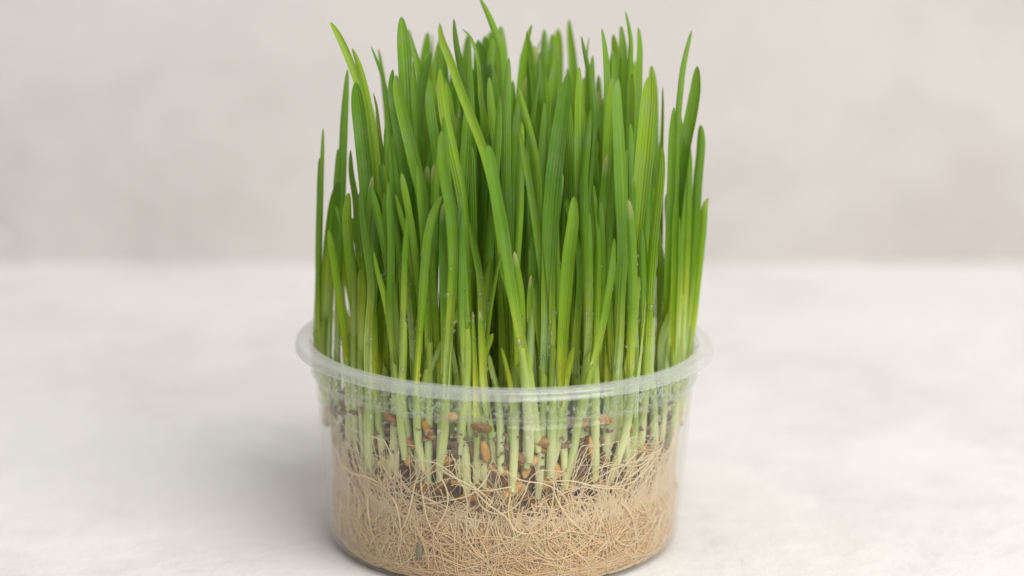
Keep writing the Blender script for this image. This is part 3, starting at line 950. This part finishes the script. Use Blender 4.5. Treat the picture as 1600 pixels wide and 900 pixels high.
('pale-based stem beside the left front blades', .04, 12, [(637,330),(634,400),(632,480),(630,560),(628,620),(640,690)], dict(blunt=.3, sheath_top=70)),
('pale-based stem in front left of centre', .04, 12, [(718,300),(722,380),(726,460),(730,540),(728,600),(722,660)], dict(blunt=.3, sheath_top=72)),
('slim stem behind the tiny centre shoot', .16, 12, [(858,330),(856,400),(862,470),(866,540),(868,600)], dict(blunt=.25)),
]
for (lab, layer, wpx, pts, kw) in TR:
    traced(lab, layer, wpx, pts, **kw)

LM = {'blade leaning far left at its': 'far-left bent tip', 'straight dark narrow blade standing': 'straight dark left-edge blade', 'broad blue-green blade with': 'broad blue-green left blade',
 'thin outermost blade on the left': 'thin outermost left blade', 'pale broad blade curving left': 'pale left blade over the rim', 'slender bright blade with a hooked': 'slender hooked left tip',
 'tall broad light-green blade': 'tall broad light-green blade', 'blurred broad blade behind, left': 'blurred broad left back blade', 'light slanting blade with': 'light slanting left blade',
 'oval-tipped blade in': 'oval-tipped second-row blade', 'broad dark blade with darker': 'dark-margined left blade', 'very long blade sweeping': 'long sweeping diagonal blade',
 'upright pointed dark blade': 'pointed dark upper-left blade', 'topmost blade': 'topmost leaning blade', 'broad rounded blade to the right': 'broad blade beside the topmost',
 'hooked blade in the centre': 'hooked centre blade', 'long dark upright blade at': 'long dark centre blade', 'thick blade crossing': 'thick crossing front blade',
 'small rounded blade end low in front': 'rounded low left blade', 'broad front blade with a dark': 'dark-centred front blade', 'bluish front blade': 'bluish folded front tip',
 'long pale front blade': 'long pale hanging front blade', 'right of the two short': 'two short pale-tipped shoots', 'dark blade with a twisted': 'twisted dark pointed blade',
 'broad blurred blade right of': 'broad blurred right back blade', 'tall blurred dark blade': 'tall blurred dark blade', 'tall dark pointed blade': 'tall dark pointed right blade',
 'thin pale curled tip': 'thin pale curled right tip', 'tall light blade with round': 'tall light upper-right blade', 'long thin blade with a bright': 'bowing bright-edged blade',
 'broad tapering blade': 'broad tapering leaning blade', 'broad upright blade with round': 'broad round-tipped right blade', 'broad light blade leaning': 'broad light leaning right blade',
 'broad pale blade with round tip': 'broad pale lower-right blade', 'slim blade curving right': 'slim top-right corner blade', 'broad dark blade leaning right': 'broad dark right-edge blade',
 'outermost right blade': 'outermost right blade', 'short dark blade with a hooked': 'hooked brownish far-right tip', 'spoon-shaped': 'spoon-shaped front blade',
 'narrow blade with a whitish': 'whitish-tipped right front blade', 'short shoot with a whitish': 'short whitish-tipped right shoot', 'small round-tipped blade right of': 'small round-tipped centre blade'}
LANDMARKS = []
for (lab, layer, wpx, pts, kw) in TR:
    for k_, v_ in LM.items():
        if lab.startswith(k_):
            LANDMARKS.append((pts[0][0], pts[0][1], v_))

# the crowd inside the clump, each named after the landmark blade its tip shows beside
FILL, BASES = [], []
tries = 0
while len(FILL) < 160 and tries < 12000:
    tries += 1
    a = rng.uniform(0, 2 * PI)
    r = 45.0 * math.sqrt(rng.uniform(0, 1))
    x, y = r * math.cos(a), r * math.sin(a)
    if y < -0.66 * math.sqrt(max(0, 45 ** 2 - x * x)) and abs(x) < 42:
        continue
    if any((x - p) ** 2 + (y - q) ** 2 < (4.0 * (1 - tries / 14000)) ** 2 for p, q in FILL):
        continue
    FILL.append((x, y))
FRONT = []
USED = set()
tries = 0
while len(FRONT) < 58 and tries < 6000:
    tries += 1
    x = rng.uniform(-43, 43)
    h_ = math.sqrt(45.5 ** 2 - x * x)
    y = -h_ * (rng.uniform(.62, .93) if len(FRONT) % 2 else rng.uniform(.95, 1.02))
    if any((x - p) ** 2 + (y - q) ** 2 < 2.6 ** 2 for p, q in FRONT):
        continue
    FRONT.append((x, y))
for x, y in FILL + FRONT:
    edge = math.hypot(x, y) / 44.5
    front = y < -0.6 * math.sqrt(max(0, 44.5 ** 2 - x * x))
    zt = rng.uniform(102, 137)
    front = (x, y) in FRONT
    if front:
        zt = rng.uniform(82, 128)
    if abs(x) > 33:
        zt = min(zt, rng.uniform(80, 114))
    if y > 10:
        zt = rng.uniform(116, 140) if abs(x) < 34 else rng.uniform(95, 120)
    if rng.uniform() < 0.08:
        zt = rng.uniform(60, 78)
    lx, ly = x * 0.04 + rng.normal(0, 2.4), y * 0.04 + rng.normal(0, 2.0)
    if front and y < -0.94 * math.sqrt(max(1, 45.5 ** 2 - x * x)):
        ly += rng.uniform(9, 15)
        zt = min(zt, rng.uniform(85, 112))
    zb = rng.uniform(33, 41) if not front else rng.uniform(24, 34)
    H = zt - zb
    bow = rng.normal(0, 1.2)
    tipb = rng.normal(0, 1.6)
    P = [(x, y, zb), (x + lx * .12 + bow * .5, y + ly * .12, zb + H * .22), (x + lx * .4 + bow, y + ly * .5, zb + H * .5),
         (x + lx * .75 + bow * .5, y + ly * .7, zb + H * .78), (x + lx + tipb, y + ly, zt)]
    wmm = rng.uniform(1.6, 2.4) if front else rng.uniform(2.0, 3.4) if y < 10 else rng.uniform(2.4, 4.0)
    tx, ty, _z = project(np.array(P[-1]) * MM)
    slope = (P[-1][0] - P[1][0])
    head = ('left-leaning ' if slope < -1.6 else 'right-leaning ' if slope > 1.6 else 'upright ') + ('thin' if wmm < 2.6 else 'broad') + (' blurred' if y > 16 else '')
    near = sorted(LANDMARKS, key=lambda m: (m[0] - tx) ** 2 + ((m[1] - ty) * .8) ** 2)[:9]
    for best in near:
        dx, dy = tx - best[0], ty - best[1]
        rel = ('left of' if dx < 0 else 'right of') if abs(dx) > abs(dy) * .8 else ('above' if dy < 0 else 'below')
        lab = head + ' wheat sprout, its tip just ' + rel + ' the ' + best[2]
        if lab not in USED:
            break
    USED.add(lab)
    sprout([np.array(p) * MM for p in P], wmm, lab, 'wheat sprouts in the clump',
           blunt=rng.uniform(.05, .24), samples=30, dry=(.75 if rng.uniform() < .14 else 0.0), grain=(edge > .75), wstem=rng.uniform(1.5, 2.0))

# ------------------------------------------------------------------ loose grains seen through the wall
GR = [(812, 714, 'plump orange grain lying slantwise below the middle of the tub wall', 0.6, 1.0), (870, 735, 'tan split grain standing on end behind the middle stems', 1.2, 1.0),
      (922, 700, 'long brown grain standing upright beneath the ledge', 1.5, 1.15), (757, 705, 'orange grain upright beside a pale stem near the middle', 1.4, 1.0),
      (850, 690, 'yellow-brown grain lying flat just under the ledge', 0.05, 1.0), (905, 660, 'orange-brown grain lying flat against the ledge line', 0.1, .95),
      (752, 668, 'dark orange grain tucked under the ledge left of centre', 0.2, .9), (668, 672, 'golden grain leaning between two green stems', 1.0, 1.0),
      (612, 655, 'broad orange grain under the ledge on the left', 0.3, 1.05), (588, 690, 'brown grain low down between the left stems', 0.7, .95),
      (1003, 715, 'small reddish grain near the right tub wall', 0.9, .8), (985, 672, 'brown grain behind the right-hand stems', 1.1, 1.0),
      (640, 690, 'dull brown grain half sunk in crumbs left of centre', .5, .9), (700, 650, 'dark grain just below the ledge', 0.1, .9),
      (820, 775, 'tiny amber grain caught where the pale roots cross', 0.1, .55), (570, 640, 'brown grain near the left collar', .6, .9),
      (1040, 690, 'pale tan grain near the far right wall', 1.2, .9), (943, 655, 'dark grain wedged under the ledge right of centre', .4, .9)]
for (x, y, lab, rot, sc_) in GR:
    xm = (x - 788) / 5.65
    zg = 30
    P = None
    for it in range(6):
        dep = -math.sqrt(max(1, (wall_r(zg) - 6.3) ** 2 - xm ** 2)) * MM
        P = unproject(x, y, dep)
        zg = P[2] / MM
        xm = P[0] / MM
    g = bpy.data.objects.new('wheat_grain', GRAIN)
    COL.objects.link(g)
    g.location = P
    g.rotation_euler = (rng.uniform(2, 4), rot, math.atan2(P[1], P[0]) + PI / 2)
    g.scale = (sc_ * rng.uniform(.85, 1.1), sc_ * rng.uniform(.85, 1.2), sc_)
    tag(g, lab, 'grain', 'grains seen through the tub wall')

# grey-green chip among the roots
def chip():
    P = unproject(655, 861, -0.0425)
    a = math.atan2(P[1], P[0])
    r = (wall_r(max(2, P[2] / MM)) - 0.5) * MM
    path = np.array([(0, 0, -2.2), (0.1, 0, -1), (0.15, 0.05, 0), (0.1, 0, 1.2), (-0.1, 0, 2.3)]) * MM
    V, Q = tube(path, np.array([.75, .85, .9, .85, .7]) * MM, 8)
    F = [tuple(q) for q in Q] + [tuple(range(8))[::-1], tuple(range(32, 40))]
    o = link('husk_chip', mesh('husk_chip', V, F), M_CHIP)
    o.location = (r * math.cos(a), r * math.sin(a), P[2])
    o.rotation_euler = (0, 0.06, 0)
    tag(o, 'short grey-green chip of husk stuck among the roots near the bottom', 'husk')
chip()

# ------------------------------------------------------------------ water
LW = np.concatenate(LEAFW); LP = np.vstack(LEAFPTS); LN = np.vstack(LEAFNRM)
LN = LN / (np.linalg.norm(LN, axis=1)[:, None] + 1e-9)
PX, PY, PZ = project(LP)
view = (CAM[None, :] - LP); view /= np.linalg.norm(view, axis=1)[:, None]

def drop_mesh(r):
    V = ICO2_V * np.array([1, 1, 1.12]) * r
    return V, ICO2_F
VV, FF, off = [], [], 0
cand = np.where((LP[:, 2] > 0.046) & (LP[:, 2] < 0.090) & (PZ < 0.672))[0]
prob = (np.exp(-((LP[cand, 2] - 0.065) / 0.014) ** 2) + 0.06) * LW[cand]
pick = rng.choice(cand, size=1300, replace=False, p=prob / prob.sum())
for k in pick:
    r = float(np.clip(rng.lognormal(-1.32, .45), .12, .6)) * MM
    nn = LN[k] if LN[k] @ view[k] > 0 else -LN[k]
    if nn @ view[k] < 0.05:
        continue
    V_, F_ = drop_mesh(r)
    jit = rng.normal(0, .25, 3) * MM
    VV.append(V_ + LP[k] + nn * r * .55 + np.array([0, 0, jit[2]])); FF.append(F_ + off); off += len(V_)
dd = link('dew_droplets', mesh_np('dew_droplets', np.vstack(VV), np.vstack(FF)), M_WATER)
tag(dd, 'tiny dew droplets clinging to the lower stems', 'droplets', kind='stuff')

VV, FF, off = [], [], 0
k = 0
while k < 2300:
    a = rng.uniform(0, 2 * PI)
    z = rng.uniform(48.6, 55.8) if rng.uniform() < .8 else 47.5 - abs(rng.normal(0, 4.5))
    dens = 0.5 + 0.9 * mnoise.noise(Vector((math.cos(a) * 6, math.sin(a) * 6, z * .12)))
    if rng.uniform() > dens:
        continue
    k += 1
    r = float(np.clip(rng.lognormal(-1.25, .5), .12, .8))
    R_ = wall_r(z) - 0.05
    q = ICO2_V * np.array([r * .55, r, r * rng.uniform(.9, 1.3)])
    ca, sa = math.cos(a), math.sin(a)
    q = q @ np.array([[ca, sa, 0], [-sa, ca, 0], [0, 0, 1]])
    x = R_ * ca
    VV.append((q + np.array([x, R_ * sa, z - .014 * x * z / 57 * ZS])) * MM); FF.append(ICO2_F + off); off += len(q)
cd_ = link('condensation_droplets', mesh_np('condensation_droplets', np.vstack(VV), np.vstack(FF)), M_WATER)
tag(cd_, 'beads of condensation on the inside of the tub collar', 'droplets', kind='stuff')

BIG = [(815, 531, 1.1, 'largest round water drop hanging on a pale stem near the middle'), (698, 458, .9, 'clear water drop on the edge of a blade left of centre'),
       (1021, 478, 1.0, 'clear water drop on a blade near the right side'), (864, 518, .85, 'water drop on a stem just right of the middle'),
       (530, 535, .95, 'water drop on a stem close to the left rim'), (627, 573, .7, 'water drop low between stems just above the rim'),
       (922, 491, .7, 'yellow-lit water drop on a thin stem'), (575, 531, .65, 'water drop beside a dark gap on the left'),
       (577, 566, .55, 'lowest water drop beside the dark gap on the left')]
for (x, y, r, lab) in BIG:
    d2 = (PX - x) ** 2 + (PY - y) ** 2
    near = np.where(d2 < 49)[0]
    if len(near) == 0:
        near = np.argsort(d2)[:5]
    k = near[np.argmin(PZ[near])]
    V_, F_ = drop_mesh(r * MM)
    o = link('water_drop', mesh_np('water_drop', V_, F_), M_WATER)
    o.location = LP[k] + view[k] * r * .45 * MM
    tag(o, lab, 'water drop', 'larger water drops on the stems')
